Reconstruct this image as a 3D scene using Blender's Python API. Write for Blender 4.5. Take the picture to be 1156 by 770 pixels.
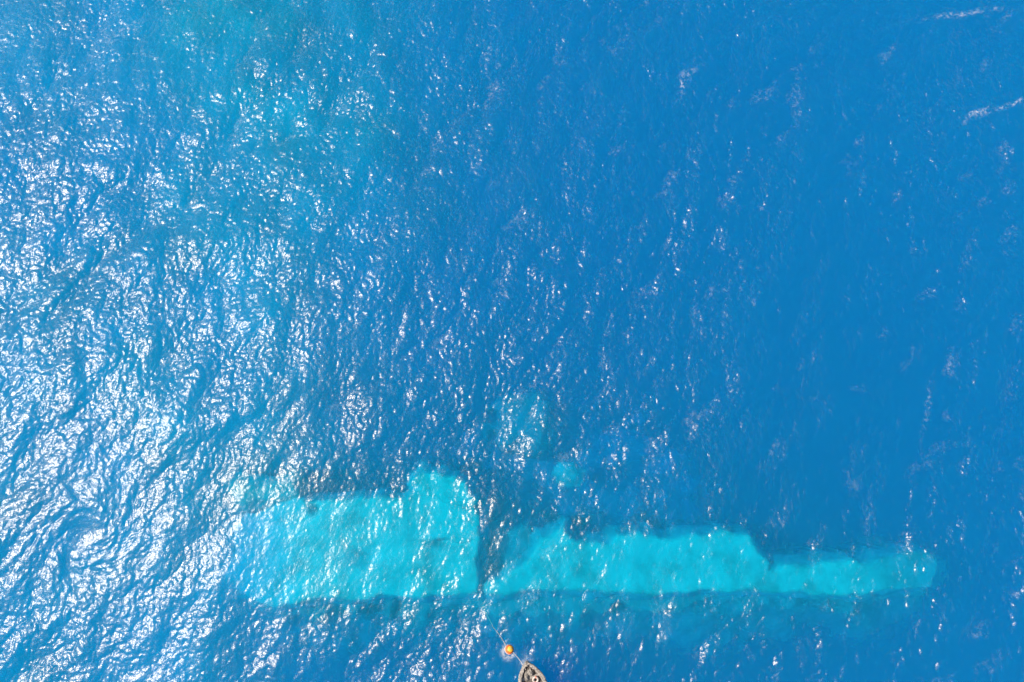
import bpy, bmesh, math, random
import numpy as np
from mathutils import Vector, noise

for o in list(bpy.data.objects):
    bpy.data.objects.remove(o)
scene = bpy.context.scene
COL = scene.collection
random.seed(4)
rng = np.random.default_rng(11)

# ------------------------------------------------------------------ camera
PW, PH = 1156.0, 770.0
H, TILT = 62.0, math.radians(12)
cam_d = bpy.data.cameras.new('camera')
cam_d.sensor_width = 36.0
cam_d.lens = 24.0
cam_d.clip_start, cam_d.clip_end = 0.5, 8000.0
cam = bpy.data.objects.new('camera', cam_d)
cam.location = (0, 0, H)
cam.rotation_euler = (TILT, 0, 0)
COL.objects.link(cam)
scene.camera = cam


def at(px, py, z=0.0):
    """photo pixel -> point on the horizontal plane z"""
    x = (px - PW / 2) / PW * 36.0 / 24.0
    y = -(py - PH / 2) / PW * 36.0 / 24.0
    d = Vector((x, y * math.cos(TILT) + math.sin(TILT), y * math.sin(TILT) - math.cos(TILT)))
    t = (z - H) / d.z
    return Vector((d.x * t, d.y * t, z))


# ------------------------------------------------------------------ sun and sky
GP = at(-85, 500)
v = (Vector((0, 0, H)) - GP).normalized()
SUN = Vector((-v.x, -v.y, v.z))
elev = math.asin(SUN.z)
azim = math.atan2(SUN.x, SUN.y)

world = bpy.data.worlds.new('World')
scene.world = world
world.use_nodes = True
wn = world.node_tree
bg = wn.nodes['Background']
sky = wn.nodes.new('ShaderNodeTexSky')
sky.sky_type = 'NISHITA'
sky.sun_disc = False
sky.sun_elevation = elev
sky.sun_rotation = azim
sky.altitude = 0
sky.air_density = 1.0
sky.dust_density = 3.5
sky.ozone_density = 1.0
wn.links.new(sky.outputs[0], bg.inputs[0])
bg.inputs[1].default_value = 0.09

sun_d = bpy.data.lights.new('sun', 'SUN')
sun_d.energy = 4.5
sun_d.angle = math.radians(0.53)
sun_d.color = (1.0, 0.83, 0.66)
sun = bpy.data.objects.new('sun', sun_d)
sun.rotation_euler = SUN.to_track_quat('Z', 'Y').to_euler()
sun.location = SUN * 200
COL.objects.link(sun)

scene.view_settings.view_transform = 'Standard'
scene.view_settings.look = 'None'
scene.view_settings.gamma = 1.0
scene.view_settings.use_curve_mapping = False
scene.view_settings.exposure = 0.66
scene.render.engine = 'CYCLES'
cy = scene.cycles
cy.max_bounces = 10
cy.volume_bounces = 5
cy.transparent_max_bounces = 16
cy.sample_clamp_indirect = 1.5
cy.use_denoising = True
cy.caustics_reflective = False
cy.caustics_refractive = False


# ------------------------------------------------------------------ helpers
def material(name):
    m = bpy.data.materials.new(name)
    m.use_nodes = True
    nt = m.node_tree
    nt.nodes.clear()
    out = nt.nodes.new('ShaderNodeOutputMaterial')
    return m, nt, out


def N(nt, kind, **kw):
    n = nt.nodes.new(kind)
    for k, val in kw.items():
        if k.startswith('i_'):
            n.inputs[k[2:].replace('_', ' ')].default_value = val
        else:
            setattr(n, k, val)
    return n


def mottled(name, c1, c2, scale=3.0, rough=0.7, c3=None, bump=0.3, lo=0.35, hi=0.65, metallic=0.0):
    m, nt, out = material(name)
    tc = N(nt, 'ShaderNodeTexCoord')
    nz = N(nt, 'ShaderNodeTexNoise', i_Scale=scale, i_Detail=7.0, i_Roughness=0.62)
    nt.links.new(tc.outputs['Object'], nz.inputs['Vector'])
    cr = N(nt, 'ShaderNodeValToRGB')
    cr.color_ramp.elements[0].position = lo
    cr.color_ramp.elements[0].color = (*c1, 1)
    cr.color_ramp.elements[1].position = hi
    cr.color_ramp.elements[1].color = (*c2, 1)
    if c3:
        e = cr.color_ramp.elements.new((lo + hi) / 2)
        e.color = (*c3, 1)
    nt.links.new(nz.outputs['Fac'], cr.inputs['Fac'])
    b = N(nt, 'ShaderNodeBsdfPrincipled', i_Roughness=rough, i_Metallic=metallic)
    nt.links.new(cr.outputs['Color'], b.inputs['Base Color'])
    bp = N(nt, 'ShaderNodeBump', i_Strength=bump, i_Distance=0.05)
    n2 = N(nt, 'ShaderNodeTexNoise', i_Scale=scale * 5, i_Detail=5.0)
    nt.links.new(tc.outputs['Object'], n2.inputs['Vector'])
    nt.links.new(n2.outputs['Fac'], bp.inputs['Height'])
    nt.links.new(bp.outputs['Normal'], b.inputs['Normal'])
    nt.links.new(b.outputs[0], out.inputs['Surface'])
    return m


def mesh_obj(name, verts, faces, mat, parent=None, smooth=True):
    me = bpy.data.meshes.new(name)
    me.from_pydata([tuple(p) for p in verts], [], faces)
    me.update()
    if smooth:
        me.polygons.foreach_set('use_smooth', np.ones(len(me.polygons), bool))
    me.materials.append(mat)
    o = bpy.data.objects.new(name, me)
    COL.objects.link(o)
    if parent:
        o.parent = parent
    return o


def bm_obj(name, bm, mat, parent=None, smooth=True):
    me = bpy.data.meshes.new(name)
    bmesh.ops.recalc_face_normals(bm, faces=bm.faces)
    bm.to_mesh(me)
    bm.free()
    if smooth:
        me.polygons.foreach_set('use_smooth', np.ones(len(me.polygons), bool))
    me.materials.append(mat)
    o = bpy.data.objects.new(name, me)
    COL.objects.link(o)
    if parent:
        o.parent = parent
    return o


def empty(name, loc, rz=0.0):
    o = bpy.data.objects.new(name, None)
    o.location = loc
    o.rotation_euler = (0, 0, rz)
    o.empty_display_size = 0.3
    COL.objects.link(o)
    return o


def tag(o, label, cat, group=None):
    o['label'] = label
    o['category'] = cat
    if group:
        o['group'] = group
    return o


def tube(bm, pts, r, seg=8, closed=False):
    pts = [Vector(p) for p in pts]
    n = len(pts)
    rings = []
    for i, p in enumerate(pts):
        a = pts[(i - 1) % n] if (closed or i > 0) else p
        b = pts[(i + 1) % n] if (closed or i < n - 1) else p
        d = (b - a).normalized()
        up = Vector((0, 0, 1)) if abs(d.z) < 0.9 else Vector((1, 0, 0))
        s = d.cross(up).normalized()
        u = s.cross(d).normalized()
        rr = r[i] if isinstance(r, (list, tuple)) else r
        rings.append([bm.verts.new(p + s * math.cos(2 * math.pi * k / seg) * rr + u * math.sin(2 * math.pi * k / seg) * rr) for k in range(seg)])
    m = n if closed else n - 1
    for i in range(m):
        A, B = rings[i], rings[(i + 1) % n]
        for k in range(seg):
            bm.faces.new((A[k], A[(k + 1) % seg], B[(k + 1) % seg], B[k]))
    if not closed:
        bm.faces.new(list(reversed(rings[0])))
        bm.faces.new(rings[-1])


def lathe(bm, prof, seg=24, c=(0, 0, 0)):
    rings = []
    for r, z in prof:
        if r < 1e-6:
            rings.append([bm.verts.new((c[0], c[1], c[2] + z))])
        else:
            rings.append([bm.verts.new((c[0] + r * math.cos(2 * math.pi * k / seg), c[1] + r * math.sin(2 * math.pi * k / seg), c[2] + z)) for k in range(seg)])
    for A, B in zip(rings, rings[1:]):
        for k in range(seg):
            k2 = (k + 1) % seg
            if len(A) == 1 and len(B) == 1:
                continue
            if len(A) == 1:
                bm.faces.new((A[0], B[k], B[k2]))
            elif len(B) == 1:
                bm.faces.new((A[k], A[k2], B[0]))
            else:
                bm.faces.new((A[k], A[k2], B[k2], B[k]))


def value_noise(nx, ny, cells, seed):
    """smooth tileable noise field by filtered white noise, unit variance"""
    r = np.random.default_rng(seed)
    w = np.fft.fft2(r.standard_normal((ny, nx)))
    kx = np.fft.fftfreq(nx)[None, :] * nx
    ky = np.fft.fftfreq(ny)[:, None] * ny
    k = np.sqrt(kx ** 2 + ky ** 2)
    f = np.exp(-(k / cells) ** 2)
    f[0, 0] = 0
    h = np.real(np.fft.ifft2(w * f))
    return h / h.std()


# ------------------------------------------------------------------ the sea surface
def smooth(a, b, x):
    t = np.clip((x - a) / (b - a), 0, 1)
    return t * t * (3 - 2 * t)


NF, D = 2048, 0.1
L = NF * D
kx = np.fft.fftfreq(NF, D)[None, :] * 2 * np.pi
ky = np.fft.fftfreq(NF, D)[:, None] * 2 * np.pi
K = np.sqrt(kx ** 2 + ky ** 2)
K[0, 0] = 1.0
ANG = np.arctan2(ky, kx)


def band(kp, power, theta, iso, smin, seed):
    """random sea: amplitude spectrum with peak wavenumber kp, heading theta"""
    r = np.random.default_rng(seed)
    P = np.exp(-(kp / K) ** 2 * 0.8) / K ** power
    c = np.cos(ANG - theta)
    P = P * (iso + (1 - iso) * np.maximum(c, 0) ** 4) * np.exp(-(K * smin) ** 2)
    P[0, 0] = 0
    Z = r.standard_normal((NF, NF)) + 1j * r.standard_normal((NF, NF))
    return Z * np.sqrt(P)


def normalise(A, slope):
    s = np.sqrt(np.mean(np.real(np.fft.ifft2(A * 1j * kx)) ** 2 + np.real(np.fft.ifft2(A * 1j * ky)) ** 2))
    return A * (slope / s)


WIND = math.radians(-32)
A = (normalise(band(2 * np.pi / 22, 4.6, math.radians(-50), 0.02, 1.2, 1), 0.050)
     + normalise(band(2 * np.pi / 5.5, 4.2, WIND, 0.08, 0.12, 2), 0.152)
     + normalise(band(2 * np.pi / 0.55, 4.0, math.radians(-15), 0.45, 0.035, 3), 0.26))
height = np.real(np.fft.ifft2(A))
chop = 0.75
dx = np.real(np.fft.ifft2(-1j * A * kx / K)) * chop
dy = np.real(np.fft.ifft2(-1j * A * ky / K)) * chop
AL = A * np.exp(-(K * 0.25) ** 2)
jac = ((1 + np.real(np.fft.ifft2(AL * kx * kx / K)) * chop) * (1 + np.real(np.fft.ifft2(AL * ky * ky / K)) * chop)
       - (np.real(np.fft.ifft2(AL * kx * ky / K)) * chop) ** 2)
fold = np.clip((0.90 - jac) / 0.4, 0, 1) * 0.75


def axis(lo, hi, far):
    """fine index range lo..hi (cells of D), growing steps outside to +-far"""
    mid = np.arange(lo, hi + 1) * D
    out, s, p = [], D, mid[-1]
    while p < far:
        s *= 1.06
        p += s
        out.append(p)
    up = np.array(out)
    out, s, p = [], D, mid[0]
    while p > -far:
        s *= 1.06
        p -= s
        out.append(p)
    return np.concatenate([np.array(out[::-1]), mid, up])


FAR = 2500.0
X = axis(-720, 720, FAR)
Y = axis(-400, 700, FAR)
GX, GY = np.meshgrid(X, Y)
eddy = at(92, 603)
rx, ry = GX - eddy.x, GY - eddy.y
er = np.sqrt(rx ** 2 + ry ** 2)
tw = 1.0 * np.exp(-(er / 3.4) ** 2)
SX = eddy.x + rx * np.cos(tw) - ry * np.sin(tw)
SY = eddy.y + rx * np.sin(tw) + ry * np.cos(tw)


def sample(F):
    u, w = SX / D, SY / D
    i0, j0 = np.floor(u).astype(int), np.floor(w).astype(int)
    fu, fw = u - i0, w - j0
    i0, j0 = i0 % NF, j0 % NF
    i1, j1 = (i0 + 1) % NF, (j0 + 1) % NF
    return F[j0, i0] * (1 - fu) * (1 - fw) + F[j0, i1] * fu * (1 - fw) + F[j1, i0] * (1 - fu) * fw + F[j1, i1] * fu * fw


LF = value_noise(512, 512, 14, 31) + 0.6 * value_noise(512, 512, 34, 32)
LF = LF / LF.std()


def tex_lf(x, y):
    # gusts: smooth patches of rougher and calmer water, stretched along the crests
    q = math.radians(50)
    u = (x * math.cos(q) + y * math.sin(q)) / 0.9
    w = (-x * math.sin(q) + y * math.cos(q)) / 0.5
    i0, j0 = np.floor(u).astype(int), np.floor(w).astype(int)
    fu, fw = u - i0, w - j0
    g = lambda j, i: LF[j % 512, i % 512]
    return 1.03 + 0.17 * (g(j0, i0) * (1 - fu) * (1 - fw) + g(j0, i0 + 1) * fu * (1 - fw) + g(j0 + 1, i0) * (1 - fu) * fw + g(j0 + 1, i0 + 1) * fu * fw)


stepx, stepy = np.gradient(X), np.gradient(Y)
spread = np.maximum(stepx[None, :], stepy[:, None])
att = np.clip(1.6 - spread / 0.9, 0, 1)
calm = 1 - 0.85 * np.exp(-(er / 1.6) ** 4)
gust = tex_lf(GX, GY) + 0.16 * smooth(0, 42, GX)
for (px, py, ra, rb, rot, am) in ((420, 612, 150, 48, 0, 0.52), (700, 640, 190, 34, 0, 0.4), (400, 395, 95, 26, 38, 0.28), (330, 470, 60, 30, 38, 0.2), (860, 470, 170, 120, 0, 0.12)):
    c = at(px, py)
    q = math.radians(rot)
    u = ((GX - c.x) * math.cos(q) + (GY - c.y) * math.sin(q)) / (ra * 0.09)
    w = (-(GX - c.x) * math.sin(q) + (GY - c.y) * math.cos(q)) / (rb * 0.09)
    gust = gust - am * np.exp(-(u * u + w * w) ** 1.5)
calm = calm * gust
hz = sample(height) * att * calm
# ring ripples of the eddy
hz += 0.02 * np.sin(er * 2 * np.pi / 0.8 + 1.0 * np.arctan2(ry, rx)) * np.exp(-((er - 2.8) / 1.2) ** 2)
hz -= 0.34 * np.exp(-(er / 1.5) ** 2)
PX = GX + sample(dx) * att * calm
PY = GY + sample(dy) * att * calm
FO = sample(fold) * att
bu = at(575, 733)
br = np.sqrt((GX - bu.x + 0.22) ** 2 + (GY - bu.y + 0.2) ** 2)
for (px, py, ln, wd, rot, am) in ((1132, 119, 26, 2.2, 22, 1.0), (1100, 128, 14, 2, 35, 0.7), (1045, 458, 24, 2.4, 72, 0.9), (592, 440, 24, 2.4, 42, 0.9), 
                                  (1090, 14, 40, 3, 8, 0.4), (770, 95, 18, 4, 60, 0.6), (130, 45, 60, 8, 38, 0.35)):
    c = at(px, py)
    q = math.radians(rot)
    u = ((GX - c.x) * math.cos(q) + (GY - c.y) * math.sin(q)) / (ln * 0.09)
    w = (-(GX - c.x) * math.sin(q) + (GY - c.y) * math.cos(q)) / (wd * 0.09)
    w = w + 0.5 * u * u + 0.7 * np.sin(2.3 * u + px)
    FO = np.maximum(FO, am * 1.1 * np.exp(-u * u - w * w) * (0.35 + 1.3 * smooth(0.0, 0.12, hz)))
splash = np.exp(-((br - 0.42) / 0.22) ** 2) * 0.5
bowp = at(594, 748)
bowr = np.sqrt((GX - bowp.x) ** 2 + (GY - bowp.y) ** 2)
splash = np.maximum(splash, 0.5 * np.exp(-(bowr / 0.5) ** 2))

ny, nx = GX.shape
co = np.stack([PX, PY, hz], -1).reshape(-1, 3)
idx = np.arange(nx * ny).reshape(ny, nx)
quads = np.stack([idx[:-1, :-1], idx[:-1, 1:], idx[1:, 1:], idx[1:, :-1]], -1).reshape(-1, 4)
ZB = -60.0
# closed body of water: walls far away and a bottom below the sea floor
rim = np.concatenate([idx[0, :], idx[1:, -1], idx[-1, -2::-1], idx[-2:0:-1, 0]])
low = co[rim].copy()
low[:, 2] = ZB
nb = len(rim)
base = len(co)
co = np.concatenate([co, low])
k = np.arange(nb)
k2 = (k + 1) % nb
walls = np.stack([rim[k], base + k, base + k2, rim[k2]], -1)
me = bpy.data.meshes.new('sea_water')
nq = len(quads) + len(walls)
me.vertices.add(len(co))
me.vertices.foreach_set('co', co.astype(np.float32).ravel())
loops = np.concatenate([quads.ravel(), walls.ravel(), (base + k[::-1])])
me.loops.add(len(loops))
me.loops.foreach_set('vertex_index', loops.astype(np.int32))
me.polygons.add(nq + 1)
me.polygons.foreach_set('loop_start', np.concatenate([np.arange(nq) * 4, [nq * 4]]).astype(np.int32))
me.update(calc_edges=True)
me.polygons.foreach_set('use_smooth', np.concatenate([np.ones(len(quads), bool), np.zeros(len(walls) + 1, bool)]))
for nm, F in (('foam', FO), ('splash', splash)):
    at_ = me.attributes.new(nm, 'FLOAT', 'POINT')
    at_.data.foreach_set('value', np.concatenate([F.ravel(), np.zeros(nb)]).astype(np.float32))
me.validate()
sea = bpy.data.objects.new('sea_water', me)
COL.objects.link(sea)
sea['kind'] = 'structure'

WATER_ROUGH = 0.17
m, nt, out = material('sea_water')
tc = N(nt, 'ShaderNodeTexCoord')
nz = N(nt, 'ShaderNodeTexNoise', i_Scale=3.2, i_Detail=3.0, i_Roughness=0.6)
nt.links.new(tc.outputs['Object'], nz.inputs['Vector'])
bump = N(nt, 'ShaderNodeBump', i_Strength=1.0, i_Distance=0.05)
nt.links.new(nz.outputs['Fac'], bump.inputs['Height'])
# Fresnel reflectance of water (F0 = 2 %), the same for both faces of the surface
geo = N(nt, 'ShaderNodeNewGeometry')
dt = N(nt, 'ShaderNodeVectorMath', operation='DOT_PRODUCT')
nt.links.new(geo.outputs['Incoming'], dt.inputs[0])
nt.links.new(bump.outputs['Normal'], dt.inputs[1])
ab = N(nt, 'ShaderNodeMath', operation='ABSOLUTE')
nt.links.new(dt.outputs['Value'], ab.inputs[0])
om = N(nt, 'ShaderNodeMath', operation='SUBTRACT', use_clamp=True)
om.inputs[0].default_value = 1.0
nt.links.new(ab.outputs[0], om.inputs[1])
pw = N(nt, 'ShaderNodeMath', operation='POWER')
nt.links.new(om.outputs[0], pw.inputs[0])
pw.inputs[1].default_value = 5.0
fr = N(nt, 'ShaderNodeMapRange', i_To_Min=0.021, i_To_Max=1.0)
nt.links.new(pw.outputs[0], fr.inputs['Value'])
gl2 = N(nt, 'ShaderNodeBsdfGlossy', i_Roughness=0.32)
gl2.inputs['Color'].default_value = (1, 1, 1, 1)
nt.links.new(bump.outputs['Normal'], gl2.inputs['Normal'])
gl = N(nt, 'ShaderNodeBsdfGlossy', i_Roughness=WATER_ROUGH)
gl.inputs['Color'].default_value = (1, 1, 1, 1)
nt.links.new(bump.outputs['Normal'], gl.inputs['Normal'])
tr = N(nt, 'ShaderNodeBsdfTransparent')
mx = N(nt, 'ShaderNodeMixShader')
nt.links.new(fr.outputs[0], mx.inputs[0])
# what is under the surface is seen partly bent by the ripples
rf = N(nt, 'ShaderNodeBsdfRefraction', i_IOR=1.2, i_Roughness=0.0)
nt.links.new(bump.outputs['Normal'], rf.inputs['Normal'])
mt = N(nt, 'ShaderNodeMixShader', i_Fac=0.32)
nt.links.new(tr.outputs[0], mt.inputs[1])
nt.links.new(rf.outputs[0], mt.inputs[2])
nt.links.new(mt.outputs[0], mx.inputs[1])
mg = N(nt, 'ShaderNodeMixShader', i_Fac=0.48)
nt.links.new(gl.outputs[0], mg.inputs[1])
nt.links.new(gl2.outputs[0], mg.inputs[2])
nt.links.new(mg.outputs[0], mx.inputs[2])
# thin foam wisps on the steepest crests, thicker churned foam at buoy and bow
af = N(nt, 'ShaderNodeAttribute', attribute_name='foam')
asp = N(nt, 'ShaderNodeAttribute', attribute_name='splash')
fn = N(nt, 'ShaderNodeTexNoise', i_Scale=2.6, i_Detail=8.0, i_Roughness=0.7)
nt.links.new(tc.outputs['Object'], fn.inputs['Vector'])
fr2 = N(nt, 'ShaderNodeMapRange', i_From_Min=0.48, i_From_Max=0.68, i_To_Min=0.0, i_To_Max=1.0)
nt.links.new(fn.outputs['Fac'], fr2.inputs['Value'])
mu = N(nt, 'ShaderNodeMath', operation='MULTIPLY')
nt.links.new(af.outputs['Fac'], mu.inputs[0])
nt.links.new(fr2.outputs[0], mu.inputs[1])
mu1 = N(nt, 'ShaderNodeMath', operation='MULTIPLY')
nt.links.new(mu.outputs[0], mu1.inputs[0])
mu1.inputs[1].default_value = 0.6
fn3 = N(nt, 'ShaderNodeTexNoise', i_Scale=4.0, i_Detail=6.0, i_Roughness=0.7)
nt.links.new(tc.outputs['Object'], fn3.inputs['Vector'])
fr3 = N(nt, 'ShaderNodeMapRange', i_From_Min=0.4, i_From_Max=0.6)
nt.links.new(fn3.outputs['Fac'], fr3.inputs['Value'])
mu2 = N(nt, 'ShaderNodeMath', operation='MULTIPLY')
nt.links.new(asp.outputs['Fac'], mu2.inputs[0])
nt.links.new(fr3.outputs[0], mu2.inputs[1])
ad = N(nt, 'ShaderNodeMath', operation='ADD', use_clamp=True)
nt.links.new(mu1.outputs[0], ad.inputs[0])
nt.links.new(mu2.outputs[0], ad.inputs[1])
df = N(nt, 'ShaderNodeBsdfDiffuse')
df.inputs['Color'].default_value = (0.62, 0.66, 0.7, 1)
mf = N(nt, 'ShaderNodeMixShader')
nt.links.new(ad.outputs[0], mf.inputs[0])
nt.links.new(mx.outputs[0], mf.inputs[1])
nt.links.new(df.outputs[0], mf.inputs[2])
nt.links.new(mf.outputs[0], out.inputs['Surface'])
SCAT = (0.002, 0.048, 0.054)
ABSO = (0.95, 0.049, 0.0085)
va = N(nt, 'ShaderNodeVolumeAbsorption')
vs = N(nt, 'ShaderNodeVolumeScatter')
# absorption coefficient = density * (1 - colour)
da = max(ABSO) * 1.0
va.inputs['Density'].default_value = da
va.inputs['Color'].default_value = tuple(1 - a / da for a in ABSO) + (1,)
ds = max(SCAT)
vs.inputs['Density'].default_value = ds
vs.inputs['Color'].default_value = tuple(s / ds for s in SCAT) + (1,)
vs.inputs['Anisotropy'].default_value = 0.0
av = N(nt, 'ShaderNodeAddShader')
nt.links.new(va.outputs[0], av.inputs[0])
nt.links.new(vs.outputs[0], av.inputs[1])
nt.links.new(av.outputs[0], out.inputs['Volume'])
me.materials.append(m)


# ------------------------------------------------------------------ the sea floor
def floor_axis(lo, hi, step, far):
    mid = np.arange(lo, hi + step, step)
    out, s, p = [], step, mid[-1]
    while p < far:
        s *= 1.25
        p = min(p + s, far)
        out.append(p)
    up = np.array(out)
    out, s, p = [], step, mid[0]
    while p > -far:
        s *= 1.25
        p = max(p - s, -far)
        out.append(p)
    return np.concatenate([np.array(out[::-1]), mid, up])


FX = floor_axis(-100, 100, 0.8, FAR - 4)
FY = floor_axis(-60, 100, 0.8, FAR - 4)
QX, QY = np.meshgrid(FX, FY)
tile = value_noise(512, 512, 9, 5) + 0.6 * value_noise(512, 512, 28, 6) + 0.3 * value_noise(512, 512, 70, 7)


def fl_noise(x, y, s=0.8):
    return tile[(np.round(y / s).astype(int)) % 512, (np.round(x / s).astype(int)) % 512]


FZ = -10.6 - 26 * smooth(-30, 30, QX - 0.15 * QY) + 1.1 * fl_noise(QX, QY)
for (px, py, rad_x, rad_y, up) in ((235, 40, 9, 5, 3.0), (310, 20, 9, 4.5, 2.4), (400, 125, 10, 6, 4.0), (250, 115, 7, 4, 2.4), (300, 90, 14, 10, 1.2)):
    p = at(px, py, -7)
    g = np.exp(-((QX - p.x) / rad_x) ** 2 - ((QY - p.y) / rad_y) ** 2)
    FZ += 0.4 * up * g * (1 + 0.25 * fl_noise(QX * 2, QY * 2))
fi = np.arange(FX.size * FY.size).reshape(FY.size, FX.size)
fq = np.stack([fi[:-1, :-1], fi[:-1, 1:], fi[1:, 1:], fi[1:, :-1]], -1).reshape(-1, 4)
reef_mat = mottled('reef_sand', (0.30, 0.31, 0.30), (0.60, 0.60, 0.57), scale=0.14, rough=0.9, c3=(0.46, 0.46, 0.44))
floor = mesh_obj('sea_floor', np.stack([QX, QY, np.clip(FZ, -55, -3)], -1).reshape(-1, 3), fq.tolist(), reef_mat)
floor['kind'] = 'structure'


# ------------------------------------------------------------------ the sunken ship
def sdist(poly, x, y):
    """signed distance to polygon (negative inside) and nearest outward y direction"""
    P = np.array(poly)
    Q = np.roll(P, -1, 0)
    best = np.full(x.shape, 1e9)
    inside = np.zeros(x.shape, bool)
    ny_ = np.zeros(x.shape)
    for (ax, ay), (bx, by) in zip(P, Q):
        ex, ey = bx - ax, by - ay
        t = np.clip(((x - ax) * ex + (y - ay) * ey) / (ex * ex + ey * ey + 1e-12), 0, 1)
        qx, qy = x - ax - t * ex, y - ay - t * ey
        d = np.hypot(qx, qy)
        c = d < best
        best = np.where(c, d, best)
        ny_ = np.where(c, qy / (d + 1e-9), ny_)
        cond = (ay > y) != (by > y)
        with np.errstate(divide='ignore', invalid='ignore'):
            xi = ax + (y - ay) * ex / (ey if abs(ey) > 1e-12 else 1e-12)
        inside ^= cond & (x < xi)
    return np.where(inside, -best, best), ny_


fine = value_noise(512, 512, 60, 21) + 0.5 * value_noise(512, 512, 120, 22)
edge_n = value_noise(512, 512, 22, 23) + 0.7 * value_noise(512, 512, 70, 24)


def tex(F, x, y, s=0.25):
    return F[(np.round(y / s).astype(int)) % 512, (np.round(x / s).astype(int)) % 512]


def wreck_part(name, px, top, mat, parent, zmid=-4.5, south=(1.0, 2.8), other=(0.9, 2.8), cell=0.22, bottom=-10.0,
               edge=0.17, rough=0.035, extra=None):
    """slab with an encrusted top: outline px (photo pixels on its own plane), top(x, y) height,
    flanks that slope away to the south (run, drop) and more steeply elsewhere"""
    zmid = top if not callable(top) else zmid
    poly = [at(a, b, zmid) for a, b in px]
    poly = [(p.x, p.y) for p in poly]
    xs = [p[0] for p in poly]
    ys = [p[1] for p in poly]
    pad = max(south[0], other[0]) + 0.5
    gx = np.arange(min(xs) - pad, max(xs) + pad, cell)
    gy = np.arange(min(ys) - pad, max(ys) + pad, cell)
    x, y = np.meshgrid(gx, gy)
    sd, nyd = sdist(poly, x, y)
    sd = sd + edge * tex(edge_n, x, y)
    w = np.clip(-nyd * 1.3, 0, 1)
    run = other[0] + (south[0] - other[0]) * w
    drop = other[1] + (south[1] - other[1]) * w
    zt = top(x, y) if callable(top) else np.full(x.shape, float(top))
    zt = zt + rough * tex(fine, x, y)
    if extra is not None:
        zt = zt + extra(x, y)
    t = np.clip(sd / run, 0, 1)
    step = np.where(sd > 0, 0.12 * np.clip(sd / 0.25, 0, 1) + 0.88 * t ** 0.9, 0.0)

    z = zt - drop * step
    keep = sd < run
    fk = keep[:-1, :-1] & keep[1:, :-1] & keep[:-1, 1:] & keep[1:, 1:]
    zb = bottom if bottom is not None else float(np.min(z[keep])) - 1.2
    vid, verts, faces = {}, [], []
    edges = {}

    def V(j, i):
        if (j, i) not in vid:
            vid[(j, i)] = len(verts)
            verts.append((x[j, i], y[j, i], z[j, i]))
        return vid[(j, i)]
    for j, i in zip(*np.nonzero(fk)):
        f = (V(j, i), V(j, i + 1), V(j + 1, i + 1), V(j + 1, i))
        faces.append(f)
        for a, b in zip(f, f[1:] + f[:1]):
            if (b, a) in edges:
                del edges[(b, a)]
            else:
                edges[(a, b)] = 1
    ntop, ftop = len(verts), len(faces)
    # the underside, so the slab is a closed solid
    verts += [(p[0], p[1], zb) for p in verts[:ntop]]
    faces += [tuple(ntop + q for q in reversed(f)) for f in faces[:ftop]]
    for a, b in edges:
        faces.append((b, a, ntop + a, ntop + b))
    return mesh_obj(name, verts, faces, mat, parent)


pale = mottled('pale_encrusted_plate', (0.34, 0.38, 0.40), (0.64, 0.67, 0.69), scale=0.42, rough=0.9, c3=(0.55, 0.58, 0.60), bump=0.15)
dull = mottled('dull_encrusted_plate', (0.26, 0.28, 0.29), (0.48, 0.50, 0.51), scale=0.5, rough=0.85)
dark = mottled('dark_opening', (0.03, 0.03, 0.03), (0.08, 0.08, 0.07), scale=1.0)

wk = at(560, 640, -8)
wreck = empty('sunken_ship', (0, 0, 0))
tag(wreck, 'long pale turquoise sunken ship with stepped outline glowing beneath the clear water', 'shipwreck')
xl, xr = at(228, 640, -5).x, at(365, 640, -4).x


def stern_top(x, y):
    return -3.8 - 4.2 * (1 - smooth(xl, xr, x))


hold = at(500, 612, -3)
ring = at(352, 576, -3)
dip2 = at(468, 548, -3)


def dips(x, y):
    e = -1.3 * np.exp(-((x - hold.x) / 1.5) ** 2 - ((y - hold.y) / 0.55) ** 2)
    e += -1.4 * np.exp(-((x - ring.x) / 0.5) ** 2 - ((y - ring.y) / 0.45) ** 2)
    e += -0.9 * np.exp(-((x - at(410, 600, -3).x) / 1.6) ** 2 - ((y - at(410, 632, -3).y) / 0.7) ** 2)
    return e


wreck_part('stern_hull', [(262, 580), (300, 568), (360, 563), (455, 561), (470, 556), (541, 572), (542, 655), (540, 668), (470, 671), (400, 673), (330, 680),
                          (285, 684), (262, 676), (236, 655), (252, 625), (246, 600)], stern_top, pale, wreck, edge=0.14, extra=dips)
wreck_part('quarterdeck', [(268, 549), (330, 547), (334, 559), (300, 564), (276, 566)], -4.8, dull, wreck, south=(1.2, 1.3), other=(1.3, 1.3), edge=0.2)
wreck_part('lower_hull', [(236, 600), (262, 578), (330, 574), (440, 572), (530, 575), (590, 600), (640, 608), (850, 614), (880, 642), (960, 638), (1045, 636), (1062, 648),
                          (1050, 672), (1000, 680), (860, 688), (700, 690), (500, 690), (350, 696), (270, 692), (226, 660)], lambda x, y: -6.9 - 4.5 * (1 - smooth(xl, xr, x)) - 1.6 * smooth(at(700, 0, -8).x, at(1060, 0, -8).x, x), dull, wreck, -7.0,
           south=(4, 5), other=(2, 5), edge=0.5, rough=0.06, cell=0.3, bottom=-13)
wreck_part('deckhouse', [(478, 531), (512, 536), (530, 545), (541, 566), (540, 610), (450, 610), (448, 566), (476, 552), (462, 545), (464, 535)], -3.83, pale, wreck, edge=0.2)
wreck_part('midship_hull', [(570, 656), (598, 633), (612, 606), (638, 592), (650, 612), (690, 614), (698, 604), (760, 606), (848, 603), (858, 622), (874, 634), (868, 666),
                            (760, 668), (640, 668), (552, 667)], -4.0, pale, wreck)
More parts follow.
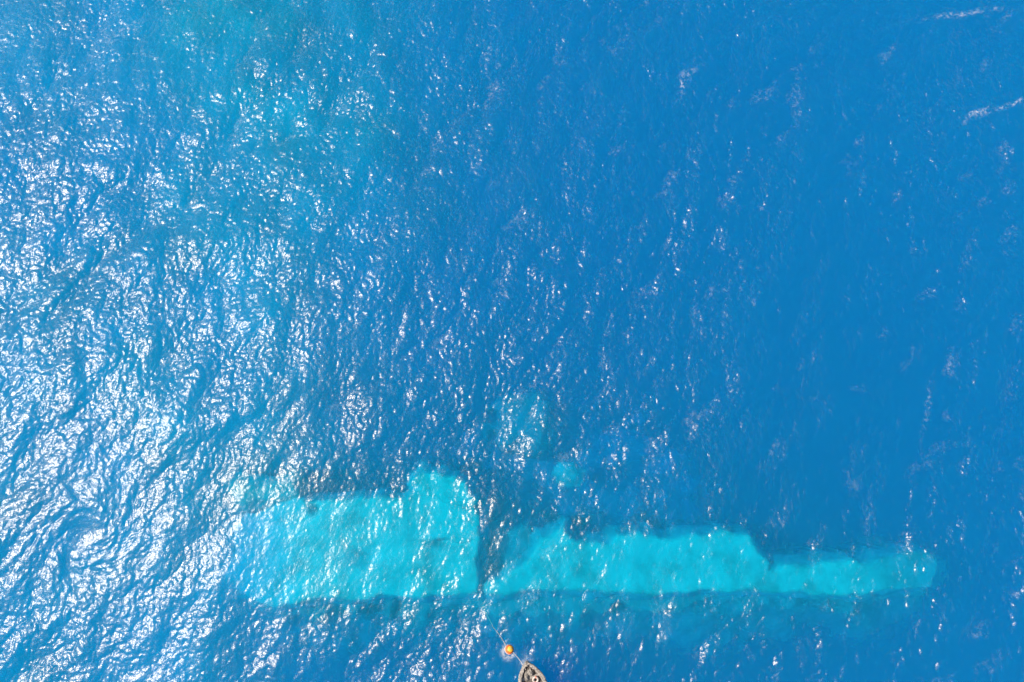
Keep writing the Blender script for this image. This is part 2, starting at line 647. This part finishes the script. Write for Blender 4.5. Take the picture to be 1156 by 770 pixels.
wreck_part('keel_ridge', [(536, 657), (580, 655), (580, 666), (536, 667)], -4.5, pale, wreck, edge=0.2)


def bow_top(x, y):
    return -3.98 - 3.4 * smooth(at(885, 0, -3).x, at(1065, 0, -3).x, x)


wreck_part('bow_hull', [(800, 645), (868, 637), (905, 633), (960, 629), (1010, 628), (1048, 626), (1060, 634), (1062, 648), (1050, 660), (1000, 667), (940, 668), (800, 664)], bow_top, pale, wreck, -6.0,
           south=(1.0, 2.8))

flat1 = wreck_part('sunken_plate', [(574, 462), (600, 459), (612, 474), (606, 492), (576, 490), (566, 474)], -8.9, dull, None, south=(1.6, 1.5), other=(1.6, 1.5), edge=0.6, bottom=-14)
tag(flat1, 'blurred pale underwater plate, the larger and fainter of two, beyond the ship', 'wreckage', 'pale wreckage beside the sunken ship')
flat2 = wreck_part('sunken_plate', [(637, 528), (648, 527), (655, 534), (654, 542), (645, 545), (636, 541), (633, 534)], -6.2, pale, None, south=(0.8, 0.8), other=(0.8, 0.8), edge=0.15, bottom=-8)
tag(flat2, 'small rounded pale underwater plate just above the midship hull, crisp edged', 'wreckage', 'pale wreckage beside the sunken ship')
deb = wreck_part('debris_field', [(560, 560), (600, 520), (660, 512), (720, 540), (760, 575), (700, 590), (640, 588), (590, 600)], -13.5, pale, None, south=(6, 4), other=(6, 4), edge=1.2, bottom=-20, rough=0.25, cell=0.4)
tag(deb, 'wide dim teal bank of debris spread on the sea bed behind the ship', 'debris')

# ------------------------------------------------------------------ mooring buoy
orange = mottled('orange_plastic', (0.62, 0.10, 0.02), (0.78, 0.17, 0.03), scale=4, rough=0.45, bump=0.05)
yellow = mottled('yellow_plastic', (0.78, 0.40, 0.03), (0.86, 0.48, 0.05), scale=4, rough=0.45, bump=0.05)
pink = mottled('faded_band', (0.72, 0.42, 0.36), (0.8, 0.6, 0.54), scale=4, rough=0.6, bump=0.1)
steel = mottled('weathered_steel', (0.2, 0.2, 0.2), (0.35, 0.34, 0.33), scale=8, rough=0.5, metallic=0.7)
rope_mat = mottled('pale_rope', (0.36, 0.37, 0.35), (0.5, 0.51, 0.49), scale=20, rough=0.9)
bz = 0.05
buoy = empty('mooring_buoy', (bu.x, bu.y, bz))
tag(buoy, 'small orange and yellow mooring buoy floating in foam ahead of the boat', 'buoy')
buoy.scale = (0.88, 0.88, 0.88)
buoy.rotation_euler = (math.radians(-20), math.radians(22), 0)
bm = bmesh.new()
lathe(bm, [(0, -0.42)] + [(0.42 * math.cos(a), 0.42 * math.sin(a)) for a in np.linspace(-1.4, 0.86, 18)])
bm_obj('float', bm, orange, buoy)
bm = bmesh.new()
lathe(bm, [(0.20, 0.2)] + [(0.425 * math.cos(a), 0.425 * math.sin(a)) for a in np.linspace(0.84, 1.5, 10)] + [(0, 0.426)])
cap = bm_obj('cap', bm, yellow, buoy)
bm = bmesh.new()
tube(bm, [(0.425 * math.cos(a), 0.425 * math.sin(a), -0.02) for a in np.linspace(0, 2 * math.pi, 33)[:-1]], 0.035, 8, True)
bm_obj('band', bm, pink, buoy)
bm = bmesh.new()
tube(bm, [(0.09 * math.cos(a), 0, 0.5 + 0.09 * math.sin(a)) for a in np.linspace(0, 2 * math.pi, 17)[:-1]], 0.018, 6, True)
bm_obj('lifting_ring', bm, steel, buoy)


def sea_z(x, y):
    i, j = int(round(x / D)) % NF, int(round(y / D)) % NF
    return height[j, i]


# rope from the boat's bow to the buoy, and the line that runs on from the buoy down to the wreck
bowtip = at(594, 750)
a = Vector((bowtip.x - 0.05, bowtip.y - 0.15, 1.15))
b = Vector((bu.x + 0.33, bu.y - 0.22, 0.12))
pts = []
for t in np.linspace(0, 1, 24):
    p = a.lerp(b, t)
    p.z -= 0.45 * math.sin(math.pi * t)
    p.z = max(p.z, 0.10)
    pts.append(p)
bm = bmesh.new()
tube(bm, pts, 0.022, 6)
tag(bm_obj('bow_rope', bm, rope_mat), 'slack pale rope from the boat bow to the orange buoy', 'rope')
a = Vector((bu.x - 0.3, bu.y + 0.3, -0.05))
b = at(540, 672, -3.4)
pts = []
for t in np.linspace(0, 1, 40):
    p = a.lerp(b, t)
    p.z = -0.02 - 3.3 * t ** 2.2
    if t < 0.45:
        p.z = sea_z(p.x, p.y) * 0.8 + 0.03 - 0.25 * t
    p.x += 0.06 * math.sin(9 * t)
    pts.append(p)
bm = bmesh.new()
tube(bm, pts, 0.024, 6)
tag(bm_obj('mooring_line', bm, rope_mat), 'thin pale line running underwater from the orange buoy towards the sunken ship', 'rope')

# ------------------------------------------------------------------ moored boat (bow at the bottom edge)
grey = mottled('weathered_grey_paint', (0.2, 0.195, 0.19), (0.36, 0.35, 0.34), scale=3.5, rough=0.7, bump=0.3)
palegrey = mottled('worn_pale_rail', (0.09, 0.085, 0.08), (0.36, 0.35, 0.33), scale=9, rough=0.7, bump=0.3)
brown = mottled('brown_hull_paint', (0.09, 0.06, 0.055), (0.17, 0.12, 0.11), scale=3, rough=0.6)
deckm = mottled('dark_deck', (0.05, 0.047, 0.047), (0.14, 0.13, 0.125), scale=4, rough=0.85)
bundle = mottled('grey_netting', (0.08, 0.078, 0.075), (0.36, 0.35, 0.33), scale=7, rough=0.95, bump=0.9, c3=(0.24, 0.235, 0.22))
white = mottled('white_ring_foam', (0.4, 0.36, 0.34), (0.5, 0.47, 0.45), scale=5, rough=0.6, bump=0.05)

tipz = 1.0
head = Vector((6, -22)).normalized()          # direction from the bow tip aft, in the picture
tip = at(594, 748, tipz)
aft = at(594 + 40 * head.x, 748 - 40 * head.y, tipz) - tip
rz = math.atan2(aft.y, aft.x) + math.pi / 2   # local -Y runs aft
boat = empty('moored_boat', (tip.x, tip.y, 0), rz)
tag(boat, 'grey weathered boat bow poking in at the lower picture edge, cluttered foredeck', 'boat')
LEN = 9.5


def half(t):      # t metres aft of the stem
    return 1.42 * (1 - math.exp(-t / 1.15)) ** 0.85 * (1 - 0.18 * max(0, (t - 5) / 4.5))


def sheer(t):
    return 1.0 - 0.32 * smooth(0, 5, np.float64(t))


ST = [0.0, 0.08, 0.2, 0.4, 0.7, 1.1, 1.6, 2.2, 3, 4, 5, 6, 7, 8, 9, LEN]
bm = bmesh.new()
rows = []
for t in ST:
    h, s = max(half(t), 0.03), float(sheer(t))
    flare = 0.55 + 0.3 * min(1, t / 4)
    row = []
    for sx in (-1, 1):
        r_ = [(sx * h, s), (sx * h * (flare + 0.28 * (1 - flare) * 2), s * 0.55), (sx * h * flare, 0.05), (sx * h * flare * 0.7, -0.35), (0 if sx > 0 else 0, -0.55)]
        row.append([bm.verts.new((p[0], -t - (0.35 * (1 - p[1] / s) if t < 0.1 else 0.0), p[1])) for p in (r_ if sx < 0 else r_[:-1])])
    rows.append(row[0] + row[1][::-1])
for A_, B_ in zip(rows, rows[1:]):
    for q in range(len(A_) - 1):
        bm.faces.new((A_[q], A_[q + 1], B_[q + 1], B_[q]))
bm.faces.new(rows[0])
bm.faces.new(rows[-1][::-1])
bm_obj('hull', bm, brown, boat)
bm = bmesh.new()
rows = []
for t in ST[1:]:
    h, s = max(half(t) - 0.06, 0.02), float(sheer(t))
    rows.append([bm.verts.new((u * h, -t, s - 0.24)) for u in np.linspace(-1, 1, 7)])
for A_, B_ in zip(rows, rows[1:]):
    for q in range(6):
        bm.faces.new((A_[q], A_[q + 1], B_[q + 1], B_[q]))
bm_obj('deck', bm, deckm, boat, False)
for sx in (-1, 1):
    bm = bmesh.new()
    rows = []
    for t in [0.0, 0.04, 0.12] + ST[2:]:
        h, s = max(half(t), 0.03), float(sheer(t))
        w = 0.24
        hi_ = max(h - w, 0.0)
        rows.append([bm.verts.new(p) for p in ((sx * (h + 0.05), -t + 0.03, s - 0.12), (sx * (h + 0.05), -t + 0.03, s + 0.07), (sx * hi_, -t, s + 0.09), (sx * hi_, -t, s - 0.26))])
    for A_, B_ in zip(rows, rows[1:]):
        for q in range(3):
            bm.faces.new((A_[q], A_[q + 1], B_[q + 1], B_[q]))
    bmesh.ops.subdivide_edges(bm, edges=bm.edges[:], cuts=3, use_grid_fill=True)
    for vv in bm.verts:
        nv = noise.noise_vector(vv.co * 5.0 + Vector((sx * 9, 0, 0))) + 0.6 * noise.noise_vector(vv.co * 13.0)
        vv.co += Vector((nv.x * 0.06, nv.y * 0.06, nv.z * 0.04))
    bm_obj('gunwale', bm, palegrey, boat)
bm = bmesh.new()
tube(bm, [(-0.16, -0.22, 1.10), (0.16, -0.22, 1.10)], 0.05, 8)
tube(bm, [(0, -0.22, 0.8), (0, -0.22, 1.2)], 0.07, 10)
bm_obj('bow_post', bm, palegrey, boat)
bm = bmesh.new()
for (x0, x1, y0, y1, z0, z1) in ((-0.95, 0.95, -6.6, -4.4, 0.45, 1.9),):
    vs_ = [bm.verts.new((x, y, z)) for z in (z0, z1) for x, y in ((x0, y0), (x1, y0), (x1 * 0.9, y1), (x0 * 0.9, y1))]
    for f in ((0, 1, 2, 3), (4, 5, 6, 7), (0, 1, 5, 4), (1, 2, 6, 5), (2, 3, 7, 6), (3, 0, 4, 7)):
        bm.faces.new([vs_[q] for q in f])
bmesh.ops.bevel(bm, geom=bm.edges[:], offset=0.08, segments=2, affect='EDGES')
bm_obj('cabin', bm, grey, boat, False)
bm = bmesh.new()
for y0 in (-1.15, -2.6):
    vs_ = [bm.verts.new((x, y, z)) for z in (0.62, 0.72) for x, y in ((-half(-y0) + 0.1, y0), (half(-y0) - 0.1, y0), (half(-y0) - 0.1, y0 - 0.22), (-half(-y0) + 0.1, y0 - 0.22))]
    for f in ((0, 1, 2, 3), (4, 5, 6, 7), (0, 1, 5, 4), (1, 2, 6, 5), (2, 3, 7, 6), (3, 0, 4, 7)):
        bm.faces.new([vs_[q] for q in f])
bm_obj('thwart', bm, grey, boat, False)


def local(x, y, z):
    c, s = math.cos(rz), math.sin(rz)
    return Vector((tip.x + x * c - y * s, tip.y + x * s + y * c, z))


def heap(name, x, y, z, sx, sy, sz, mat, seed, rzz=0.0):
    bm = bmesh.new()
    bmesh.ops.create_icosphere(bm, subdivisions=4, radius=1.0)
    for vv in bm.verts:
        n_ = noise.fractal(vv.co * 2.3 + Vector((seed * 7.1, 0, 0)), 1.0, 2.0, 4)
        vv.co *= 1 + 0.28 * n_
        vv.co = Vector((vv.co.x * sx, vv.co.y * sy, max(vv.co.z, -0.15) * sz))
    o = bm_obj(name, bm, mat)
    o.location = local(x, y, z)
    o.rotation_euler = (0, 0, rz + rzz)
    return o


tag(heap('net_bundle', -0.28, -1.0, 0.78, 0.17, 0.42, 0.24, bundle, 1, -0.15), 'long narrow grey net bundle along the boat left rail', 'net', 'grey nets on the boat foredeck')
tag(heap('net_bundle', 0.12, -0.85, 0.80, 0.26, 0.30, 0.28, bundle, 2, 0.3), 'rounded grey net bundle close behind the boat stem', 'net', 'grey nets on the boat foredeck')
tag(heap('net_bundle', -0.3, -1.9, 0.78, 0.38, 0.24, 0.26, bundle, 3), 'broad grey net bundle farthest from the boat stem, left of the life ring', 'net', 'grey nets on the boat foredeck')
bm = bmesh.new()
tube(bm, [(0.2 * math.cos(a_), 0.2 * math.sin(a_), 0) for a_ in np.linspace(0, 2 * math.pi, 33)[:-1]], 0.075, 10, True)
lr = bm_obj('life_ring', bm, white)
lr.location = local(0.36, -1.5, 0.92)
lr.rotation_euler = (0.1, 0.05, 0)
tag(lr, 'white life ring with a reddish mark lying on the cluttered boat foredeck', 'life ring')
red = mottled('faded_red', (0.6, 0.15, 0.1), (0.75, 0.25, 0.18), scale=5, rough=0.6)
for a0 in (-1.9, 1.2):
    bm = bmesh.new()
    tube(bm, [(0.2 * math.cos(a_), 0.2 * math.sin(a_), 0) for a_ in np.linspace(a0, a0 + 0.5, 8)], 0.079, 10)
    bm_obj('red_band', bm, red, lr)
